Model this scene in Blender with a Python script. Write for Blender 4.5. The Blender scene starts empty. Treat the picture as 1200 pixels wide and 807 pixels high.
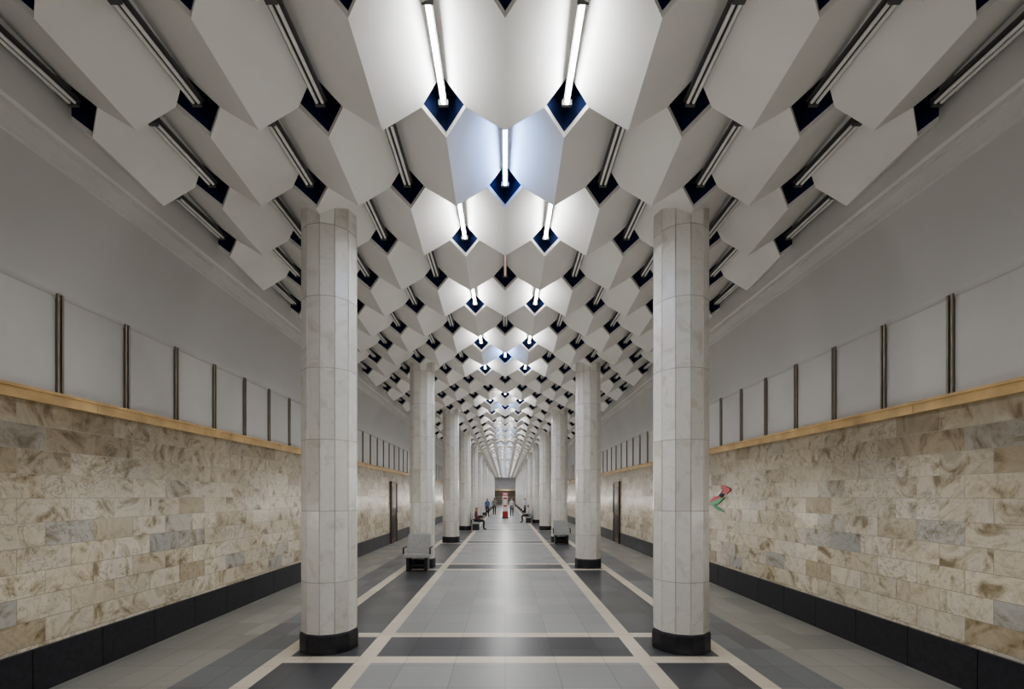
import bpy, bmesh, math, random
from mathutils import Vector
random.seed(4)
scene = bpy.context.scene
COL = scene.collection
Y0, Y1 = -9.0, 95.0
WX = 4.75
S = 1.16
H2 = S/2
RW = 1.1333

# ---------------------------------------------------------------- materials
def newmat(name):
    m = bpy.data.materials.new(name); m.use_nodes = True
    nt = m.node_tree
    b = nt.nodes['Principled BSDF']
    return m, nt, b
def ramp(nt, stops, interp='LINEAR'):
    r = nt.nodes.new('ShaderNodeValToRGB')
    r.color_ramp.interpolation = interp
    el = r.color_ramp.elements
    while len(el) < len(stops): el.new(0.5)
    for e, (p, c) in zip(el, stops):
        e.position = p; e.color = (c[0], c[1], c[2], 1)
    return r
def simple(name, col, rough=0.5, metal=0.0, nscale=6, var=0.08, bump=0.0, spec=0.5):
    m, nt, b = newmat(name)
    tc = nt.nodes.new('ShaderNodeTexCoord')
    n = nt.nodes.new('ShaderNodeTexNoise'); n.inputs['Scale'].default_value = nscale; n.inputs['Detail'].default_value = 5
    nt.links.new(tc.outputs['Object'], n.inputs['Vector'])
    r = ramp(nt, [(0.3, [c*(1-var) for c in col]), (0.7, [min(1, c*(1+var)) for c in col])])
    nt.links.new(n.outputs['Fac'], r.inputs['Fac'])
    nt.links.new(r.outputs['Color'], b.inputs['Base Color'])
    b.inputs['Roughness'].default_value = rough
    b.inputs['Metallic'].default_value = metal
    b.inputs['Specular IOR Level'].default_value = spec
    if bump:
        bp = nt.nodes.new('ShaderNodeBump'); bp.inputs['Strength'].default_value = bump; bp.inputs['Distance'].default_value = 0.01
        nt.links.new(n.outputs['Fac'], bp.inputs['Height']); nt.links.new(bp.outputs['Normal'], b.inputs['Normal'])
    return m
def emis(name, col, st):
    m, nt, b = newmat(name)
    b.inputs['Base Color'].default_value = (0.8, 0.8, 0.8, 1)
    b.inputs['Emission Color'].default_value = (*col, 1)
    b.inputs['Emission Strength'].default_value = st
    return m
def axes(nt, a, b_, sa=1, sb=1):
    tc = nt.nodes.new('ShaderNodeTexCoord')
    sp = nt.nodes.new('ShaderNodeSeparateXYZ'); nt.links.new(tc.outputs['Object'], sp.inputs[0])
    cb = nt.nodes.new('ShaderNodeCombineXYZ')
    nt.links.new(sp.outputs[a], cb.inputs[0]); nt.links.new(sp.outputs[b_], cb.inputs[1])
    return tc, cb
def brick(nt, vec, w, h, offset, mortar, freq=2):
    br = nt.nodes.new('ShaderNodeTexBrick')
    br.offset = offset; br.offset_frequency = freq
    br.inputs['Color1'].default_value = (0, 0, 0, 1); br.inputs['Color2'].default_value = (1, 1, 1, 1)
    br.inputs['Mortar'].default_value = (0.5, 0.5, 0.5, 1)
    br.inputs['Scale'].default_value = 1.0
    br.inputs['Mortar Size'].default_value = mortar
    br.inputs['Mortar Smooth'].default_value = 0.1
    br.inputs['Brick Width'].default_value = w; br.inputs['Row Height'].default_value = h
    nt.links.new(vec, br.inputs['Vector'])
    return br
def mix(nt, fac, a, b_, mode='MIX'):
    mx = nt.nodes.new('ShaderNodeMix'); mx.data_type = 'RGBA'; mx.blend_type = mode
    for sock, v in ((mx.inputs[0], fac), (mx.inputs[6], a), (mx.inputs[7], b_)):
        if isinstance(v, (int, float)): sock.default_value = v
        elif isinstance(v, (tuple, list)): sock.default_value = (*v, 1) if len(v) == 3 else v
        else: nt.links.new(v, sock)
    return mx.outputs[2]
def noise(nt, vec, scale, detail=6, dist=0.0, rough=0.6):
    n = nt.nodes.new('ShaderNodeTexNoise')
    n.inputs['Scale'].default_value = scale; n.inputs['Detail'].default_value = detail
    n.inputs['Distortion'].default_value = dist; n.inputs['Roughness'].default_value = rough
    nt.links.new(vec, n.inputs['Vector'])
    return n

def tiled_granite(name, col, var, w, h, rough, mortar=0.004, speck=0.12, mcol=None):
    m, nt, b = newmat(name)
    tc, cb = axes(nt, 0, 1)
    br = brick(nt, cb.outputs[0], w, h, 0.0, mortar)
    r = ramp(nt, [(0, [c*(1-var) for c in col]), (1, [c*(1+var) for c in col])])
    nt.links.new(br.outputs['Color'], r.inputs['Fac'])
    n = noise(nt, tc.outputs['Object'], 90, 3)
    r2 = ramp(nt, [(0.35, (1-speck,)*3), (0.65, (1+speck,)*3)])
    nt.links.new(n.outputs['Fac'], r2.inputs['Fac'])
    c = mix(nt, 1.0, r.outputs['Color'], r2.outputs['Color'], 'MULTIPLY')
    n3 = noise(nt, tc.outputs['Object'], 0.9, 5)
    r3 = ramp(nt, [(0.3, (0.94, 0.94, 0.94)), (0.7, (1.04, 1.04, 1.04))])
    nt.links.new(n3.outputs['Fac'], r3.inputs['Fac'])
    c = mix(nt, 1.0, c, r3.outputs['Color'], 'MULTIPLY')
    mc = mcol or [x*0.6 for x in col]
    c = mix(nt, br.outputs['Fac'], c, tuple(mc))
    nt.links.new(c, b.inputs['Base Color'])
    rr = nt.nodes.new('ShaderNodeMapRange'); rr.inputs[3].default_value = rough*0.95; rr.inputs[4].default_value = rough*1.08
    nt.links.new(n3.outputs['Fac'], rr.inputs[0]); nt.links.new(rr.outputs[0], b.inputs['Roughness'])
    b.inputs['Specular IOR Level'].default_value = 0.4
    return m

def wall_marble():
    m, nt, b = newmat('marble_blocks')
    tc, cb = axes(nt, 1, 2)
    br = brick(nt, cb.outputs[0], 0.56, 0.246, 0.5, 0.003)
    br2 = brick(nt, cb.outputs[0], 0.56, 0.246, 0.5, 0.0)
    # per block offset of vein pattern
    sc = nt.nodes.new('ShaderNodeVectorMath'); sc.operation = 'SCALE'; sc.inputs['Scale'].default_value = 31.0
    nt.links.new(br2.outputs['Color'], sc.inputs[0])
    ad = nt.nodes.new('ShaderNodeVectorMath'); ad.operation = 'ADD'
    nt.links.new(tc.outputs['Object'], ad.inputs[0]); nt.links.new(sc.outputs[0], ad.inputs[1])
    base = ramp(nt, [(0.0, (0.44, 0.37, 0.26)), (0.15, (0.57, 0.50, 0.38)), (0.35, (0.68, 0.62, 0.50)), (0.5, (0.60, 0.55, 0.45)), (0.7, (0.73, 0.67, 0.56)), (0.88, (0.66, 0.61, 0.52)), (0.96, (0.50, 0.48, 0.44)), (1.0, (0.40, 0.40, 0.38))])
    nt.links.new(br.outputs['Color'], base.inputs['Fac'])
    v1 = noise(nt, ad.outputs[0], 2.2, 9, 1.8, 0.62)
    vr = ramp(nt, [(0.34, (0.42, 0.36, 0.26)), (0.43, (0.84, 0.80, 0.72)), (0.53, (1.08, 1.08, 1.08)), (0.72, (0.80, 0.79, 0.76))])
    nt.links.new(v1.outputs['Fac'], vr.inputs['Fac'])
    c = mix(nt, 1.0, base.outputs['Color'], vr.outputs['Color'], 'MULTIPLY')
    v2 = noise(nt, ad.outputs[0], 3.0, 8, 2.4, 0.6)
    v2r = ramp(nt, [(0.478, (0, 0, 0)), (0.5, (1, 1, 1)), (0.52, (0, 0, 0))])
    nt.links.new(v2.outputs['Fac'], v2r.inputs['Fac'])
    big = noise(nt, tc.outputs['Object'], 0.6, 4)
    blk = noise(nt, sc.outputs[0], 1.7, 1)
    bb = mix(nt, 0.5, big.outputs['Fac'], blk.outputs['Fac'])
    bigr = ramp(nt, [(0.42, (0.05, 0.05, 0.05)), (0.60, (0.85, 0.85, 0.85))])
    nt.links.new(bb, bigr.inputs['Fac'])
    fac = mix(nt, 1.0, v2r.outputs['Color'], bigr.outputs['Color'], 'MULTIPLY')
    c = mix(nt, fac, c, (0.15, 0.135, 0.095))
    # darker towards the top: browner stone, plus painted-in falloff of the light
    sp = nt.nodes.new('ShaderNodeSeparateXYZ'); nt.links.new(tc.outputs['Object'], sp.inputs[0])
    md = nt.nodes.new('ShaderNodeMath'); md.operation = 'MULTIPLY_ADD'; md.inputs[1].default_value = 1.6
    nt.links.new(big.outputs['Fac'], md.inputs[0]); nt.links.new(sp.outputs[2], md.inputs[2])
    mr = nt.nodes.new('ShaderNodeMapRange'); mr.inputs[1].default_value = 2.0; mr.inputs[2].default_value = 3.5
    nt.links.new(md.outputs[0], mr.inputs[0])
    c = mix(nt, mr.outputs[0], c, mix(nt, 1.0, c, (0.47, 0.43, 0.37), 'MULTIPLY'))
    c = mix(nt, br.outputs['Fac'], c, (0.29, 0.26, 0.20))
    nt.links.new(c, b.inputs['Base Color'])
    b.inputs['Roughness'].default_value = 0.35
    bp = nt.nodes.new('ShaderNodeBump'); bp.inputs['Strength'].default_value = 0.3; bp.inputs['Distance'].default_value = 0.004; bp.invert = True
    nt.links.new(br.outputs['Fac'], bp.inputs['Height']); nt.links.new(bp.outputs['Normal'], b.inputs['Normal'])
    return m

def column_marble():
    m, nt, b = newmat('white_column_marble')
    tc = nt.nodes.new('ShaderNodeTexCoord')
    sp = nt.nodes.new('ShaderNodeSeparateXYZ'); nt.links.new(tc.outputs['Object'], sp.inputs[0])
    at = nt.nodes.new('ShaderNodeMath'); at.operation = 'ARCTAN2'
    nt.links.new(sp.outputs[1], at.inputs[0]); nt.links.new(sp.outputs[0], at.inputs[1])
    mu = nt.nodes.new('ShaderNodeMath'); mu.operation = 'MULTIPLY_ADD'; mu.inputs[1].default_value = 12/(2*math.pi); mu.inputs[2].default_value = 12.0
    nt.links.new(at.outputs[0], mu.inputs[0])
    cb = nt.nodes.new('ShaderNodeCombineXYZ'); nt.links.new(mu.outputs[0], cb.inputs[0]); nt.links.new(sp.outputs[2], cb.inputs[1])
    br = brick(nt, cb.outputs[0], 1.0, 0.9, 0.0, 0.0)
    r = ramp(nt, [(0, (0.62, 0.60, 0.56)), (0.5, (0.71, 0.695, 0.66)), (1, (0.77, 0.76, 0.73))])
    nt.links.new(br.outputs['Color'], r.inputs['Fac'])
    sc = nt.nodes.new('ShaderNodeVectorMath'); sc.operation = 'SCALE'; sc.inputs['Scale'].default_value = 17.0
    nt.links.new(br.outputs['Color'], sc.inputs[0])
    ad = nt.nodes.new('ShaderNodeVectorMath'); ad.operation = 'ADD'
    nt.links.new(tc.outputs['Object'], ad.inputs[0]); nt.links.new(sc.outputs[0], ad.inputs[1])
    n = noise(nt, ad.outputs[0], 3.5, 9, 1.2, 0.65)
    nr = ramp(nt, [(0.3, (0.80, 0.78, 0.74)), (0.5, (1.02, 1.02, 1.02)), (0.7, (0.92, 0.92, 0.92))])
    nt.links.new(n.outputs['Fac'], nr.inputs['Fac'])
    c = mix(nt, 1.0, r.outputs['Color'], nr.outputs['Color'], 'MULTIPLY')
    nt.links.new(c, b.inputs['Base Color']); b.inputs['Roughness'].default_value = 0.35
    return m

M = {}
M['panel'] = simple('white_painted_panel', (0.71, 0.695, 0.67), 0.6, nscale=1.2, var=0.05)
M['dark'] = simple('dark_recess', (0.014, 0.024, 0.075), 0.8, spec=0.1)
M['plaster'] = simple('grey_plaster', (0.46, 0.45, 0.435), 0.75, nscale=0.7, var=0.05)
M['upper'] = simple('white_wall_plaster', (0.475, 0.46, 0.435), 0.7, nscale=0.8, var=0.08)
M['cornice'] = simple('white_cornice', (0.57, 0.56, 0.54), 0.6, nscale=1.0, var=0.04)
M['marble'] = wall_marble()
M['colm'] = column_marble()
M['grout'] = simple('column_joint', (0.42, 0.40, 0.37), 0.8)
M['black'] = simple('black_granite', (0.022, 0.023, 0.030), 0.3, nscale=20, var=0.35)
M['gold'] = simple('ochre_stone_ledge', (0.62, 0.44, 0.23), 0.22, 0.35, nscale=3, var=0.25)
M['rail'] = simple('bronze_rail', (0.22, 0.19, 0.15), 0.4, 0.5)
M['railgap'] = simple('rail_gap', (0.05, 0.04, 0.035), 0.8)
M['house'] = simple('lamp_housing', (0.09, 0.088, 0.088), 0.5, 0.2)
M['tube_off'] = simple('unlit_tube_glass', (0.68, 0.67, 0.65), 0.25, 0.0)
M['tube_on'] = emis('lit_tube', (0.97, 0.98, 1.0), 62.0)
M['tube_blue'] = emis('lit_tube_cool', (0.30, 0.50, 1.0), 66.0)
M['tube_warm'] = emis('failing_tube', (1.0, 0.25, 0.08), 0.12)
M['f_mid'] = tiled_granite('polished_grey_granite', (0.37, 0.378, 0.375), 0.10, 0.6, 0.6, 0.40)
M['f_dark'] = tiled_granite('dark_granite', (0.095, 0.098, 0.108), 0.18, 0.6, 0.6, 0.38)
M['f_cream'] = tiled_granite('cream_marble_strip', (0.74, 0.67, 0.56), 0.08, 0.6, 0.6, 0.40)
M['f_side'] = tiled_granite('blue_grey_granite', (0.205, 0.218, 0.23), 0.20, 0.35, 0.6, 0.4)
M['f_out'] = tiled_granite('beige_grey_stone', (0.38, 0.375, 0.34), 0.13, 0.42, 0.6, 0.45)
for k_ in ('f_mid', 'f_dark', 'f_cream'): M[k_].node_tree.nodes['Principled BSDF'].inputs['Specular IOR Level'].default_value = 0.3
M['benchst'] = simple('grey_bench_stone', (0.42, 0.43, 0.43), 0.35, nscale=15, var=0.12)
M['steel'] = simple('dark_steel', (0.06, 0.06, 0.065), 0.4, 0.7)
M['red'] = simple('red_enamel', (0.42, 0.04, 0.04), 0.4)
M['white'] = simple('white_enamel', (0.72, 0.70, 0.70), 0.4)
M['green'] = simple('green_enamel', (0.03, 0.28, 0.10), 0.4)
M['bronze'] = simple('bronze_door', (0.13, 0.08, 0.05), 0.4, 0.4)
M['skin'] = simple('skin', (0.48, 0.29, 0.20), 0.55)
M['hair'] = simple('dark_hair', (0.02, 0.015, 0.012), 0.6)
M['blue'] = simple('blue_shirt', (0.10, 0.16, 0.32), 0.8)
M['greyc'] = simple('grey_shirt', (0.25, 0.26, 0.28), 0.8)
M['maroon'] = simple('maroon_shirt', (0.20, 0.05, 0.05), 0.8)
M['darkc'] = simple('dark_trousers', (0.03, 0.033, 0.045), 0.85)
M['shoe'] = simple('black_shoe', (0.015, 0.015, 0.015), 0.5)
M['pale'] = simple('pale_shirt', (0.6, 0.6, 0.62), 0.8)

# ---------------------------------------------------------------- mesh helper
class MB:
    def __init__(s): s.v = []; s.f = []; s.m = []; s.mats = []
    def mi(s, k):
        if k not in s.mats: s.mats.append(k)
        return s.mats.index(k)
    def face(s, pts, k):
        i = len(s.v); s.v += [tuple(p) for p in pts]; s.f.append(tuple(range(i, i+len(pts)))); s.m.append(s.mi(k))
    def box(s, x0, x1, y0, y1, z0, z1, k):
        i = len(s.v)
        s.v += [(x0,y0,z0),(x1,y0,z0),(x1,y1,z0),(x0,y1,z0),(x0,y0,z1),(x1,y0,z1),(x1,y1,z1),(x0,y1,z1)]
        for q in ((0,3,2,1),(4,5,6,7),(0,1,5,4),(1,2,6,5),(2,3,7,6),(3,0,4,7)):
            s.f.append(tuple(i+a for a in q)); s.m.append(s.mi(k))
    def tube(s, a, b, r0, r1, k, n=8, caps=True):
        a = Vector(a); b = Vector(b); d = (b-a).normalized()
        u = d.cross(Vector((0, 0, 1)) if abs(d.z) < 0.9 else Vector((1, 0, 0))).normalized(); w = d.cross(u)
        i = len(s.v)
        for c, r in ((a, r0), (b, r1)):
            for j in range(n):
                t = 2*math.pi*j/n
                s.v.append(tuple(c+u*math.cos(t)*r+w*math.sin(t)*r))
        mi = s.mi(k)
        for j in range(n):
            s.f.append((i+j, i+(j+1) % n, i+n+(j+1) % n, i+n+j)); s.m.append(mi)
        if caps:
            s.f.append(tuple(i+j for j in reversed(range(n)))); s.m.append(mi)
            s.f.append(tuple(i+n+j for j in range(n))); s.m.append(mi)
    def extrude_profile(s, prof, y0, y1, k, flip=False):
        for a, b in zip(prof[:-1], prof[1:]):
            q = [(a[0], y0, a[1]), (b[0], y0, b[1]), (b[0], y1, b[1]), (a[0], y1, a[1])]
            s.face(q[::-1] if flip else q, k)
    def sphere(s, c, r, k, sc=(1, 1, 1), n=8, m=6):
        i = len(s.v); mi = s.mi(k)
        for a in range(m+1):
            th = math.pi*a/m
            for b_ in range(n):
                ph = 2*math.pi*b_/n
                s.v.append((c[0]+r*sc[0]*math.sin(th)*math.cos(ph), c[1]+r*sc[1]*math.sin(th)*math.sin(ph), c[2]+r*sc[2]*math.cos(th)))
        for a in range(m):
            for b_ in range(n):
                s.f.append((i+a*n+b_, i+(a+1)*n+b_, i+(a+1)*n+(b_+1) % n, i+a*n+(b_+1) % n)); s.m.append(mi)
    def mesh(s, name, weld=False):
        me = bpy.data.meshes.new(name); me.from_pydata(s.v, [], s.f)
        for k in s.mats: me.materials.append(M[k])
        me.polygons.foreach_set('material_index', s.m)
        if weld:
            bm = bmesh.new(); bm.from_mesh(me); bmesh.ops.remove_doubles(bm, verts=bm.verts, dist=1e-4); bm.to_mesh(me); bm.free()
        me.update(); return me
    def obj(s, name, weld=False, loc=(0, 0, 0), rot=0, parent=None):
        o = bpy.data.objects.new(name, s.mesh(name, weld)); COL.objects.link(o)
        o.location = loc; o.rotation_euler = (0, 0, rot)
        if parent: o.parent = parent
        return o

# ---------------------------------------------------------------- floor
fl = MB()
xs = [-WX, -3.5, -2.86, -2.66, -1.8, -1.6, 1.6, 1.8, 2.66, 2.86, 3.5, WX]
cols_d = [6.1+6.8*k for k in range(-2, 14)]
cols_d = [d for d in cols_d if Y0+1 < d < Y1-1]
ys = [Y0]; tags = []
for d in cols_d:
    for a, t in ((d-0.60, 'n'), (d-0.38, 'c'), (d+0.40, 'm'), (d+0.60, 'c')):
        ys.append(a); tags.append(t)
ys.append(Y1); tags.append('n')
for j in range(len(ys)-1):
    t = tags[j]
    for i in range(len(xs)-1):
        xc = abs((xs[i]+xs[i+1])/2)
        if xc > 3.5: k = 'f_out'
        elif xc > 2.86: k = 'f_side'
        elif t == 'c': k = 'f_cream'
        elif xc > 2.66: k = 'f_cream'
        elif xc > 1.8: k = 'f_dark'
        elif xc > 1.6: k = 'f_cream'
        else: k = 'f_dark' if t == 'm' else 'f_mid'
        fl.face([(xs[i], ys[j], 0), (xs[i+1], ys[j], 0), (xs[i+1], ys[j+1], 0), (xs[i], ys[j+1], 0)], k)
fl.obj('floor', weld=True)

# ---------------------------------------------------------------- walls
for sg, side in ((-1, 'left'), (1, 'right')):
    w = MB()
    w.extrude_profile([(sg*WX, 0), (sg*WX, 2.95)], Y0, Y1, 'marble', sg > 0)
    w.extrude_profile([(sg*WX, 2.95), (sg*WX, 4.1)], Y0, Y1, 'upper', sg > 0)
    prof = [(sg*WX, 4.1), (sg*(WX-0.008), 4.1)]
    for i in range(0, 13):
        t = i/12
        prof.append((sg*(4.742-0.322*t**1.7), 4.1+1.12*t))
    w.extrude_profile(prof, Y0, Y1, 'plaster', sg > 0)
    o = w.obj('wall_'+side, weld=True)
    for p in o.data.polygons:
        if p.material_index == 2 and abs(p.normal.z) < 0.9: p.use_smooth = True
    b = MB()
    n = int((Y1-Y0)/0.8)
    x0, x1 = sorted((sg*(WX-0.035), sg*(WX-0.001)))
    for i in range(n):
        b.box(x0, x1, Y0+i*0.8+0.004, Y0+(i+1)*0.8-0.004, 0.001, 0.455, 'black')
    b.obj('baseboard_'+side)
    t = MB()
    x0, x1 = sorted((sg*(WX-0.06), sg*(WX-0.001)))
    n = int((Y1-Y0)/1.3)
    for i in range(n):
        t.box(x0, x1, Y0+i*1.3+0.003, Y0+(i+1)*1.3-0.003, 2.94, 3.04, 'gold')
    x0, x1 = sorted((sg*(WX-0.085), sg*(WX-0.001)))
    t.box(x0, x1, Y0, Y1, 3.04, 3.07, 'gold')
    t.obj('trim_1' if sg < 0 else 'trim_2')
    c = MB()
    pr = [(4.175, 5.97), (4.175, 5.36), (4.20, 5.335), (4.25, 5.335), (4.25, 5.30), (4.39, 5.27), (4.39, 5.225), (4.43, 5.215)]
    c.extrude_profile([(sg*a, z) for a, z in pr][::-1], Y0, Y1, 'cornice', sg > 0)
    c.obj('trim_3' if sg < 0 else 'trim_4', weld=True)
    # vertical bronze rails on the upper wall
    r = MB()
    y = 4.90-0.87*15
    while y < Y1-0.3:
        r.box(*sorted((sg*(WX-0.008), sg*(WX-0.001))), y-0.036, y+0.036, 3.08, 4.08, 'railgap')
        for dy in (-0.024, 0.024):
            r.box(*sorted((sg*(WX-0.028), sg*(WX-0.008))), y+dy-0.012, y+dy+0.012, 3.08, 4.13, 'rail')
        y += 0.87
    r.obj('vertical_wall_rails')
    # bronze service door
    d = MB()
    yc = 19.5
    X = lambda a: sg*(WX-a)
    def bx(a0, a1, y0, y1, z0, z1, k): d.box(*sorted((X(a0), X(a1))), y0, y1, z0, z1, k)
    bx(0.036, 0.05, yc-0.42, yc+0.42, 0.001, 2.5, 'bronze')
    bx(0.036, 0.08, yc-0.50, yc-0.42, 0.001, 2.58, 'bronze'); bx(0.036, 0.08, yc+0.42, yc+0.50, 0.001, 2.58, 'bronze')
    bx(0.036, 0.08, yc-0.42, yc+0.42, 2.5, 2.58, 'bronze')
    for z0, z1 in ((0.2, 1.15), (1.3, 2.35)): bx(0.05, 0.065, yc-0.30, yc+0.30, z0, z1, 'steel')
    d.tube((X(0.10), yc+0.34, 1.0), (X(0.10), yc+0.34, 1.25), 0.012, 0.012, 'white')
    d.obj('door_1' if sg < 0 else 'door_2')

def endwall(y, name, opening):
    e = MB()
    if opening:
        e.box(-WX, -2.2, y, y+0.3, 0, 6.2, 'upper'); e.box(2.2, WX, y, y+0.3, 0, 6.2, 'upper')
        e.box(-2.2, 2.2, y, y+0.3, 3.0, 6.2, 'upper')
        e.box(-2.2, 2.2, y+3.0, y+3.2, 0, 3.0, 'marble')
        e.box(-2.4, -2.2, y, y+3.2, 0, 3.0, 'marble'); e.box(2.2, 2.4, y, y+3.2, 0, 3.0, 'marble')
        e.box(-2.2, 2.2, y, y+3.0, -0.1, 0, 'f_mid'); e.box(-2.2, 2.2, y+0.3, y+3.0, 3.0, 3.1, 'upper')
        e.box(-2.25, 2.25, y-0.05, y, 2.95, 3.15, 'gold')
    else:
        e.box(-WX, WX, y-0.3, y, 0, 6.2, 'upper')
    return e.obj(name)
endwall(Y1, 'wall_far', True); endwall(Y0, 'wall_back', False)

# ---------------------------------------------------------------- folded coffer ceiling
ce = MB()
tb = MB()
zR, aX = 5.66, 0.60
HWD, HLN = 0.21, 0.185
bY = aX*(H2-2*HWD)/RW
def zz(dx, dy): return zR - aX*(dx-HWD) - bY*dy
rows = []
k = int(math.floor((Y0+1.2-4.35)/(2*RW)))
while True:
    da = 4.35+2*RW*k; db = da+RW
    if da > Y1: break
    if da > Y0+0.2: rows.append((da, 'A', k))
    if Y0+0.2 < db < Y1+0.2: rows.append((db, 'B', k))
    k += 1
for d, typ, k in rows:
    if typ == 'A': hx = [S*(i+0.5) for i in range(-4, 4)]
    else: hx = [S*i for i in range(-3, 4)] + [-4*S, 4*S]
    for h in hx:
        far = abs(h) > 3.9*S
        for sg in (-1, 1):
            if far and sg*h > 0: continue
            R = (h+sg*HWD, d, zR); P = (h+sg*H2, d, zz(H2, 0)); F = (h+sg*H2, d-RW+HLN, zz(H2, -RW+HLN))
            L = (h+sg*(H2-HWD), d-RW, zR); K = (h, d-RW, zz(0, -RW)); N = (h, d-HLN, zz(0, -HLN))
            q = [R, P, F, L, K, N]
            ce.face(q if sg < 0 else q[::-1], 'panel')
            K2 = (h+sg*H2, d, zz(0, -RW))
            q = [R, P, K2]
            ce.face(q if sg > 0 else q[::-1], 'panel')
        if far: continue
        zN = zz(0, -HLN); zF = zz(H2, -RW+HLN)
        ring = [(h, d-HLN, zN), (h+HWD, d, zR), (h, d+HLN, zF), (h-HWD, d, zR)]
        r1 = [(x, y, z+0.055) for x, y, z in ring]
        r2 = [(x, y, 6.05) for x, y, z in ring]
        for a in range(4):
            b_ = (a+1) % 4
            ce.face([ring[a], ring[b_], r1[b_], r1[a]], 'panel')
            ce.face([r1[a], r1[b_], r2[b_], r2[a]], 'dark')
        ce.face(r2, 'dark')
        u = abs(h)
        mat = 'tube_off'
        if u < 0.6*S:
            if typ == 'A':
                mat = 'tube_on' if not (k % 7 == 5) else 'tube_off'
            else:
                mat = 'tube_blue' if (k % 3 == 0 or k > 8 and k % 2 == 0) else ('tube_warm' if k == 1 else ('tube_on' if k > 3 and k % 3 == 2 else 'tube_off'))
        y0, y1 = d-0.95, d
        z = 5.68
        if mat != 'tube_off':
            tb.tube((h, y0+0.04, z), (h, y1-0.03, z), 0.018, 0.018, mat)
            tb.box(h-0.03, h+0.03, y0, y1, z+0.03, z+0.05, 'house')
        else:
            tb.tube((h-0.026, y0+0.04, z), (h-0.026, y1-0.03, z), 0.016, 0.016, 'tube_off')
            tb.tube((h+0.026, y0+0.04, z), (h+0.026, y1-0.03, z), 0.016, 0.016, 'tube_off')
            tb.box(h-0.06, h+0.06, y0, y1, z+0.03, z+0.05, 'house')
        tb.box(h-0.045, h+0.045, y0, y0+0.04, z-0.022, z+0.03, 'house')
        tb.box(h-0.045, h+0.045, y1-0.03, y1, z-0.022, z+0.03, 'house')
me = ce.mesh('ceiling', weld=True)
bm = bmesh.new(); bm.from_mesh(me)
for sg in (-1, 1):
    g = bm.verts[:]+bm.edges[:]+bm.faces[:]
    bmesh.ops.bisect_plane(bm, geom=g, plane_co=(sg*4.174, 0, 0), plane_no=(sg, 0, 0), clear_outer=True)
bm.to_mesh(me); bm.free()
oc = bpy.data.objects.new('ceiling', me); COL.objects.link(oc)
tb.obj('fluorescent_ceiling_lamps')

# ---------------------------------------------------------------- columns
cm = MB()
RC = 0.35
def ring(r, z, g=0.010):
    pts = []
    for j in range(12):
        t = 2*math.pi*j/12 - math.pi/2
        for dt, rr in ((-0.022, r), (-0.006, r-g), (0.006, r-g), (0.022, r)):
            pts.append((rr*math.cos(t+dt), rr*math.sin(t+dt), z))
    return pts
prof = []
z = 0.25
prof.append((RC, z))
z = 0.0
while z+0.9 < 5.7:
    z += 0.9
    prof += [(RC, z-0.004), (RC-0.004, z-0.003), (RC-0.004, z+0.003), (RC, z+0.004)]
prof.append((RC, 5.74))
rings = [(ring(r_, z_), z_, r_) for r_, z_ in prof]
for (a, za, ra), (b_, zb, rb) in zip(rings[:-1], rings[1:]):
    n = len(a)
    joint = (zb-za) < 0.02
    for j in range(n):
        cm.face([a[j], a[(j+1) % n], b_[(j+1) % n], b_[j]], 'grout' if (joint or j % 4 == 1) else 'colm')
cm.face(rings[-1][0], 'colm')
bp = [(RC+0.018, 0.0), (RC+0.018, 0.225), (RC+0.002, 0.25)]
rings = [ring(r_, z_, 0.004) for r_, z_ in bp]
for a, b_ in zip(rings[:-1], rings[1:]):
    n = len(a)
    for j in range(n):
        cm.face([a[j], a[(j+1) % n], b_[(j+1) % n], b_[j]], 'black')
cme = cm.mesh('column', weld=True)
for d in cols_d:
    for sg in (-1, 1):
        o = bpy.data.objects.new('column', cme); COL.objects.link(o); o.location = (sg*2.32, d, 0)

# ---------------------------------------------------------------- benches
def bench(x, y, rot):
    b = MB()
    b.box(-0.36, 0.36, -0.24, 0.22, 0.36, 0.45, 'benchst')
    i = len(b.v)
    b.v += [(-0.32, 0.14, 0.45), (0.32, 0.14, 0.45), (0.32, 0.21, 0.45), (-0.32, 0.21, 0.45),
            (-0.30, 0.20, 0.95), (0.30, 0.20, 0.95), (0.30, 0.24, 0.95), (-0.30, 0.24, 0.95)]
    mi = b.mi('benchst')
    for q in ((0,3,2,1),(4,5,6,7),(0,1,5,4),(1,2,6,5),(2,3,7,6),(3,0,4,7)):
        b.f.append(tuple(i+a for a in q)); b.m.append(mi)
    for sx in (-1, 1):
        b.box(*sorted((sx*0.33, sx*0.37)), -0.20, 0.20, 0.60, 0.63, 'steel')
        b.box(*sorted((sx*0.33, sx*0.37)), -0.20, -0.17, 0.45, 0.60, 'steel')
        b.box(*sorted((sx*0.20, sx*0.28)), -0.18, 0.18, 0.0, 0.36, 'steel')
    b.box(-0.28, 0.28, -0.03, 0.03, 0.10, 0.16, 'steel')
    me = b.mesh('bench')
    o = bpy.data.objects.new('bench', me); COL.objects.link(o); o.location = (x, y, 0); o.rotation_euler = (0, 0, rot)
    md = o.modifiers.new('bev', 'BEVEL'); md.width = 0.008; md.segments = 2
    return o
bench(-2.32, 12.9-0.63, 0); bench(2.32, 19.7-0.63, 0)
bench(-1.68, 26.5, math.pi/2); bench(1.68, 33.3, -math.pi/2)

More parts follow.
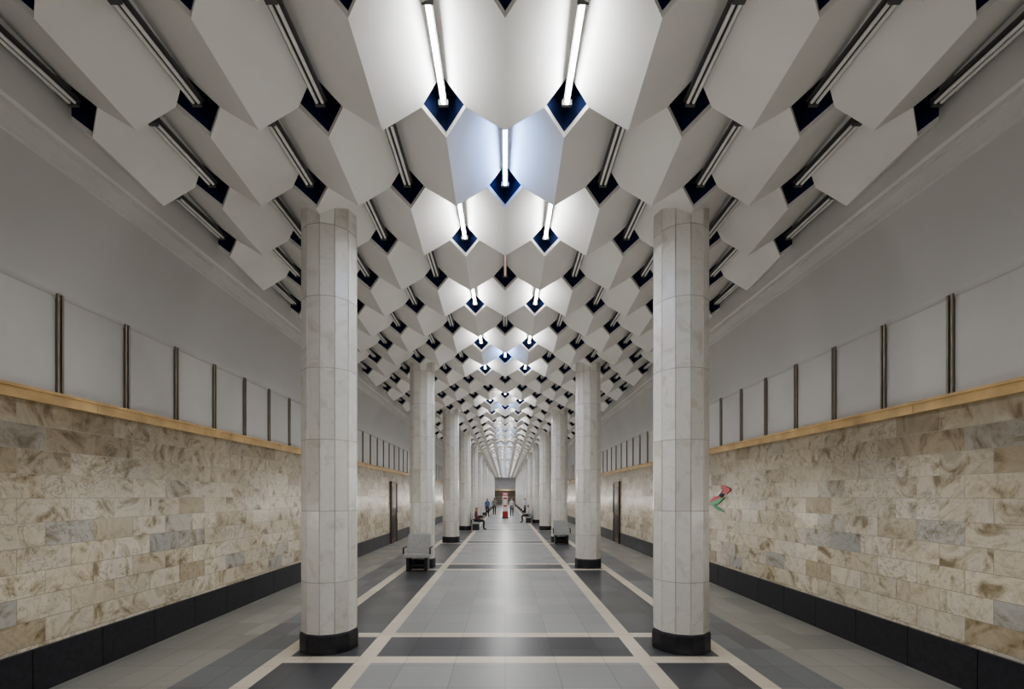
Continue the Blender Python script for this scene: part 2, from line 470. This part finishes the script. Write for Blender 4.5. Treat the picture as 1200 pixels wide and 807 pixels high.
# ---------------------------------------------------------------- people
def person(name, loc, rot, seated=False, top='blue', legs='darkc', stride=0.0, arm=0.0):
    J = {}
    if not seated:
        J['pel'] = ((0, 0, 0.95), 0.15, 0.11); off = 0
    else:
        J['pel'] = ((0, 0.02, 0.55), 0.155, 0.12); off = -0.40
    o_ = off
    J['sp'] = ((0, 0.01, 1.10+o_), 0.135, 0.10)
    J['ch'] = ((0, 0.01, 1.30+o_), 0.165, 0.115)
    J['nb'] = ((0, 0.01, 1.44+o_), 0.085, 0.075)
    J['nk'] = ((0, 0.0, 1.50+o_), 0.055, 0.055)
    J['hd'] = ((0, -0.015, 1.57+o_), 0.068, 0.078)
    J['hm'] = ((0, -0.01, 1.65+o_), 0.078, 0.098)
    J['ht'] = ((0, 0.0, 1.705+o_), 0.055, 0.07)
    for s, n in ((-1, 'l'), (1, 'r')):
        J['sh'+n] = ((s*0.175, 0.01, 1.40+o_), 0.062, 0.062)
        if not seated:
            J['el'+n] = ((s*0.225, 0.03, 1.12), 0.043, 0.043)
            J['wr'+n] = ((s*0.235, -0.04-arm*0.12*(s+1)/2, 0.87+arm*0.12*(s+1)/2), 0.03, 0.026)
            J['pa'+n] = ((s*0.235, -0.06-arm*0.18*(s+1)/2, 0.79+arm*0.14*(s+1)/2), 0.018, 0.036)
            J['hp'+n] = ((s*0.09, 0, 0.88), 0.095, 0.095)
            J['kn'+n] = ((s*0.10, -0.02-s*stride*0.5, 0.49), 0.062, 0.062)
            J['an'+n] = ((s*0.10, 0.03-s*stride, 0.09), 0.042, 0.042)
            J['to'+n] = ((s*0.115, -0.15-s*stride, 0.045), 0.042, 0.032)
        else:
            J['el'+n] = ((s*0.235, 0.0, 0.74), 0.043, 0.043)
            J['wr'+n] = ((s*0.16, -0.24, 0.665), 0.03, 0.026)
            J['pa'+n] = ((s*0.15, -0.32, 0.65), 0.036, 0.018)
            J['hp'+n] = ((s*0.10, -0.05, 0.55), 0.095, 0.09)
            J['kn'+n] = ((s*0.13, -0.44, 0.52), 0.065, 0.065)
            J['an'+n] = ((s*0.13, -0.42, 0.09), 0.042, 0.042)
            J['to'+n] = ((s*0.14, -0.58, 0.045), 0.042, 0.032)
    B = [('pel','sp','T'),('sp','ch','T'),('ch','nb','T'),('nb','nk','S'),('nk','hd','S'),('hd','hm','H'),('hm','ht','H')]
    for n in 'lr':
        B += [('ch','sh'+n,'T'),('sh'+n,'el'+n,'T'),('el'+n,'wr'+n,'T'),('wr'+n,'pa'+n,'S'),('pel','hp'+n,'L'),('hp'+n,'kn'+n,'L'),('kn'+n,'an'+n,'L'),('an'+n,'to'+n,'F')]
    keys = list(J); idx = {k_: i for i, k_ in enumerate(keys)}
    me = bpy.data.meshes.new(name); me.from_pydata([J[k_][0] for k_ in keys], [(idx[a], idx[b_]) for a, b_, _ in B], [])
    o = bpy.data.objects.new(name, me); COL.objects.link(o)
    sk = o.modifiers.new('skin', 'SKIN'); sk.use_smooth_shade = True
    su = o.modifiers.new('sub', 'SUBSURF'); su.levels = 1; su.render_levels = 1
    for i, k_ in enumerate(keys):
        me.skin_vertices[0].data[i].radius = (J[k_][1], J[k_][2])
        me.skin_vertices[0].data[i].use_root = (k_ == 'pel')
    dg = bpy.context.evaluated_depsgraph_get(); dg.update()
    nm = bpy.data.meshes.new_from_object(o.evaluated_get(dg))
    o.modifiers.clear(); 
    mats = [M[top], M[legs], M['skin'], M['hair'], M['shoe']]
    nm.materials.clear()
    for m_ in mats: nm.materials.append(m_)
    code = {'T': 0, 'L': 1, 'S': 2, 'H': 2, 'F': 4}
    for p in nm.polygons:
        c = p.center; best = None
        for a, b_, t in B:
            A = Vector(J[a][0]); Bv = Vector(J[b_][0]); ab = Bv-A
            u = max(0, min(1, (c-A).dot(ab)/ab.length_squared)); dd = (c-(A+ab*u)).length - (J[a][1]*(1-u)+J[b_][1]*u)
            if best is None or dd < best[0]: best = (dd, t)
        mi = code[best[1]]
        if c.z > 1.53+off and abs(c.x) < 0.13:
            mi = 3 if (c.z > 1.70+off or (c.y > 0.02 and c.z > 1.55+off)) else 2
        p.material_index = mi; p.use_smooth = True
    x = MB(); x.mats = [top, legs, 'skin', 'hair', 'shoe']
    hz = 1.64+off
    for s in (-1, 1):
        x.sphere((s*0.032, -0.098, hz), 0.012, 'shoe', n=6, m=4)
        x.sphere((s*0.082, 0.0, hz-0.01), 0.028, 'skin', (0.35, 0.7, 1), n=6, m=4)
    x.tube((0, -0.10, hz+0.01), (0, -0.125, hz-0.035), 0.008, 0.015, 'skin', 6)
    x.box(-0.025, 0.025, -0.103, -0.092, hz-0.072, hz-0.062, 'hair')
    for s, n in ((-1, 'l'), (1, 'r')):
        P = Vector(J['pa'+n][0]); W = Vector(J['wr'+n][0]); D = (P-W).normalized()
        side = Vector((0, 1, 0)) if not seated else Vector((1, 0, 0))
        side = (side - D*side.dot(D)).normalized()
        inn = D.cross(side).normalized()
        if not seated:
            if inn.x*s > 0: inn = -inn
        else:
            if inn.z > 0: inn = -inn
        for f_, ln in ((-1.5, 0.062), (-0.5, 0.078), (0.5, 0.072), (1.5, 0.055)):
            a = P + side*f_*0.018 + D*0.015
            m1 = a + D*ln*0.55 + inn*0.004; t1 = m1 + D*ln*0.42 + inn*0.018
            x.tube(a, m1, 0.009, 0.008, 'skin', 6); x.tube(m1, t1, 0.008, 0.006, 'skin', 6)
        ts = -side if not seated else side*(-s)
        a = P - D*0.03 + ts*0.025
        x.tube(a, a+ts*0.03+D*0.03, 0.011, 0.009, 'skin', 6); x.tube(a+ts*0.03+D*0.03, a+ts*0.035+D*0.06+inn*0.01, 0.009, 0.007, 'skin', 6)
    xm = x.mesh('tmp')
    bm = bmesh.new(); bm.from_mesh(nm); bm.from_mesh(xm); bm.to_mesh(nm); bm.free()
    o.data = nm
    o.location = loc; o.rotation_euler = (0, 0, rot)
    return o
person('standing_man', (-1.62, 42.0, 0.002), 0.5, top='blue', stride=0.05)
person('standing_man', (-1.10, 47.0, 0.002), math.pi, top='greyc', stride=0.14)
person('standing_woman', (0.62, 43.0, 0.002), 0.3, top='pale', arm=1.0)
person('standing_man', (1.95, 45.0, 0.002), -1.2, top='pale')
person('seated_man', (-1.66, 26.5, 0.0), math.pi/2, True, top='maroon')
person('seated_man', (1.66, 33.3, 0.0), -math.pi/2, True, top='pale')

# ---------------------------------------------------------------- information stand
st = MB()
st.box(-0.30, 0.30, -0.22, 0.22, 0.0, 0.08, 'steel')
st.box(-0.24, 0.24, -0.14, 0.14, 0.08, 0.6, 'red')
st.box(-0.22, 0.22, -0.10, 0.10, 0.6, 1.95, 'white')
st.box(-0.16, 0.16, -0.105, -0.10, 1.0, 1.8, 'red')
st.box(-0.12, 0.12, -0.11, -0.105, 1.15, 1.65, 'white')
st.box(-0.27, 0.27, -0.13, 0.13, 1.95, 2.25, 'red')
st.box(-0.18, 0.18, -0.135, -0.13, 2.04, 2.16, 'white')
st.obj('information_stand', loc=(0.0, 40.0, 0))

# ---------------------------------------------------------------- small coloured wall ornament
om = MB()
def flat(pts, k, t=0.02):
    X0 = WX-0.003; X1 = WX-t
    f0 = [(X0, y, z) for y, z in pts]; f1 = [(X1, y, z) for y, z in pts]
    om.face(f1, k); om.face(f0[::-1], k)
    n = len(pts)
    for i in range(n): om.face([f0[i], f0[(i+1) % n], f1[(i+1) % n], f1[i]], k)
yc, zc = 10.2, 1.98
def blob(cy, cz, ry, rz, k, t, n=16, rot=0, ph=0.25):
    pts = []
    for i in range(n):
        a = 2*math.pi*i/n; q = 1+ph*math.sin(3*a)
        u, v = ry*q*math.cos(a), rz*q*math.sin(a)
        pts.append((cy+u*math.cos(rot)-v*math.sin(rot), cz+u*math.sin(rot)+v*math.cos(rot)))
    flat(pts, k, t)
blob(yc+0.05, zc-0.02, 0.42, 0.10, 'red', 0.02, rot=-0.4)
blob(yc-0.30, zc+0.14, 0.20, 0.08, 'red', 0.025, rot=0.2)
blob(yc+0.12, zc-0.13, 0.34, 0.05, 'green', 0.03, rot=-0.2)
blob(yc+0.1, zc-0.26, 0.30, 0.035, 'green', 0.02, rot=0.3)
blob(yc-0.02, zc+0.06, 0.18, 0.03, 'white', 0.035, rot=-0.4)
blob(yc-0.12, zc+0.02, 0.10, 0.04, 'darkc', 0.03)
om.obj('painted_wall_ornament')

# ---------------------------------------------------------------- added fill lights along the hall, without fittings
def pl(x, y, z, e, col=(1.0, 0.975, 0.93)):
    l = bpy.data.lights.new('fill_light', 'POINT'); l.energy = e; l.color = col; l.shadow_soft_size = 0.0
    o = bpy.data.objects.new('fill_light', l); COL.objects.link(o); o.location = (x, y, z)
y = -7.5
while y < Y1-1:
    pl(0, y, 2.5, 25)
    pl(-3.35, y+1.1, 1.7, 7.5); pl(3.35, y+1.1, 1.7, 7.5)
    y += 2.2667

# ---------------------------------------------------------------- world + camera
w = bpy.data.worlds.new('World'); scene.world = w; w.use_nodes = True
w.node_tree.nodes['Background'].inputs[0].default_value = (0.02, 0.022, 0.03, 1)
scene.view_settings.view_transform = 'AgX'
try: scene.view_settings.look = 'AgX - Medium High Contrast'
except Exception as ex: print(ex)
cam = bpy.data.cameras.new('camera'); co = bpy.data.objects.new('camera', cam); COL.objects.link(co)
co.location = (0, 0, 2.0); co.rotation_euler = (math.pi/2, 0, 0)
cam.sensor_width = 36; cam.lens = 540/1200*36; cam.sensor_fit = 'HORIZONTAL'
cam.shift_x = 8/1200; cam.shift_y = (580-403.5)/1200
cam.clip_end = 300; cam.clip_start = 0.05
scene.camera = co
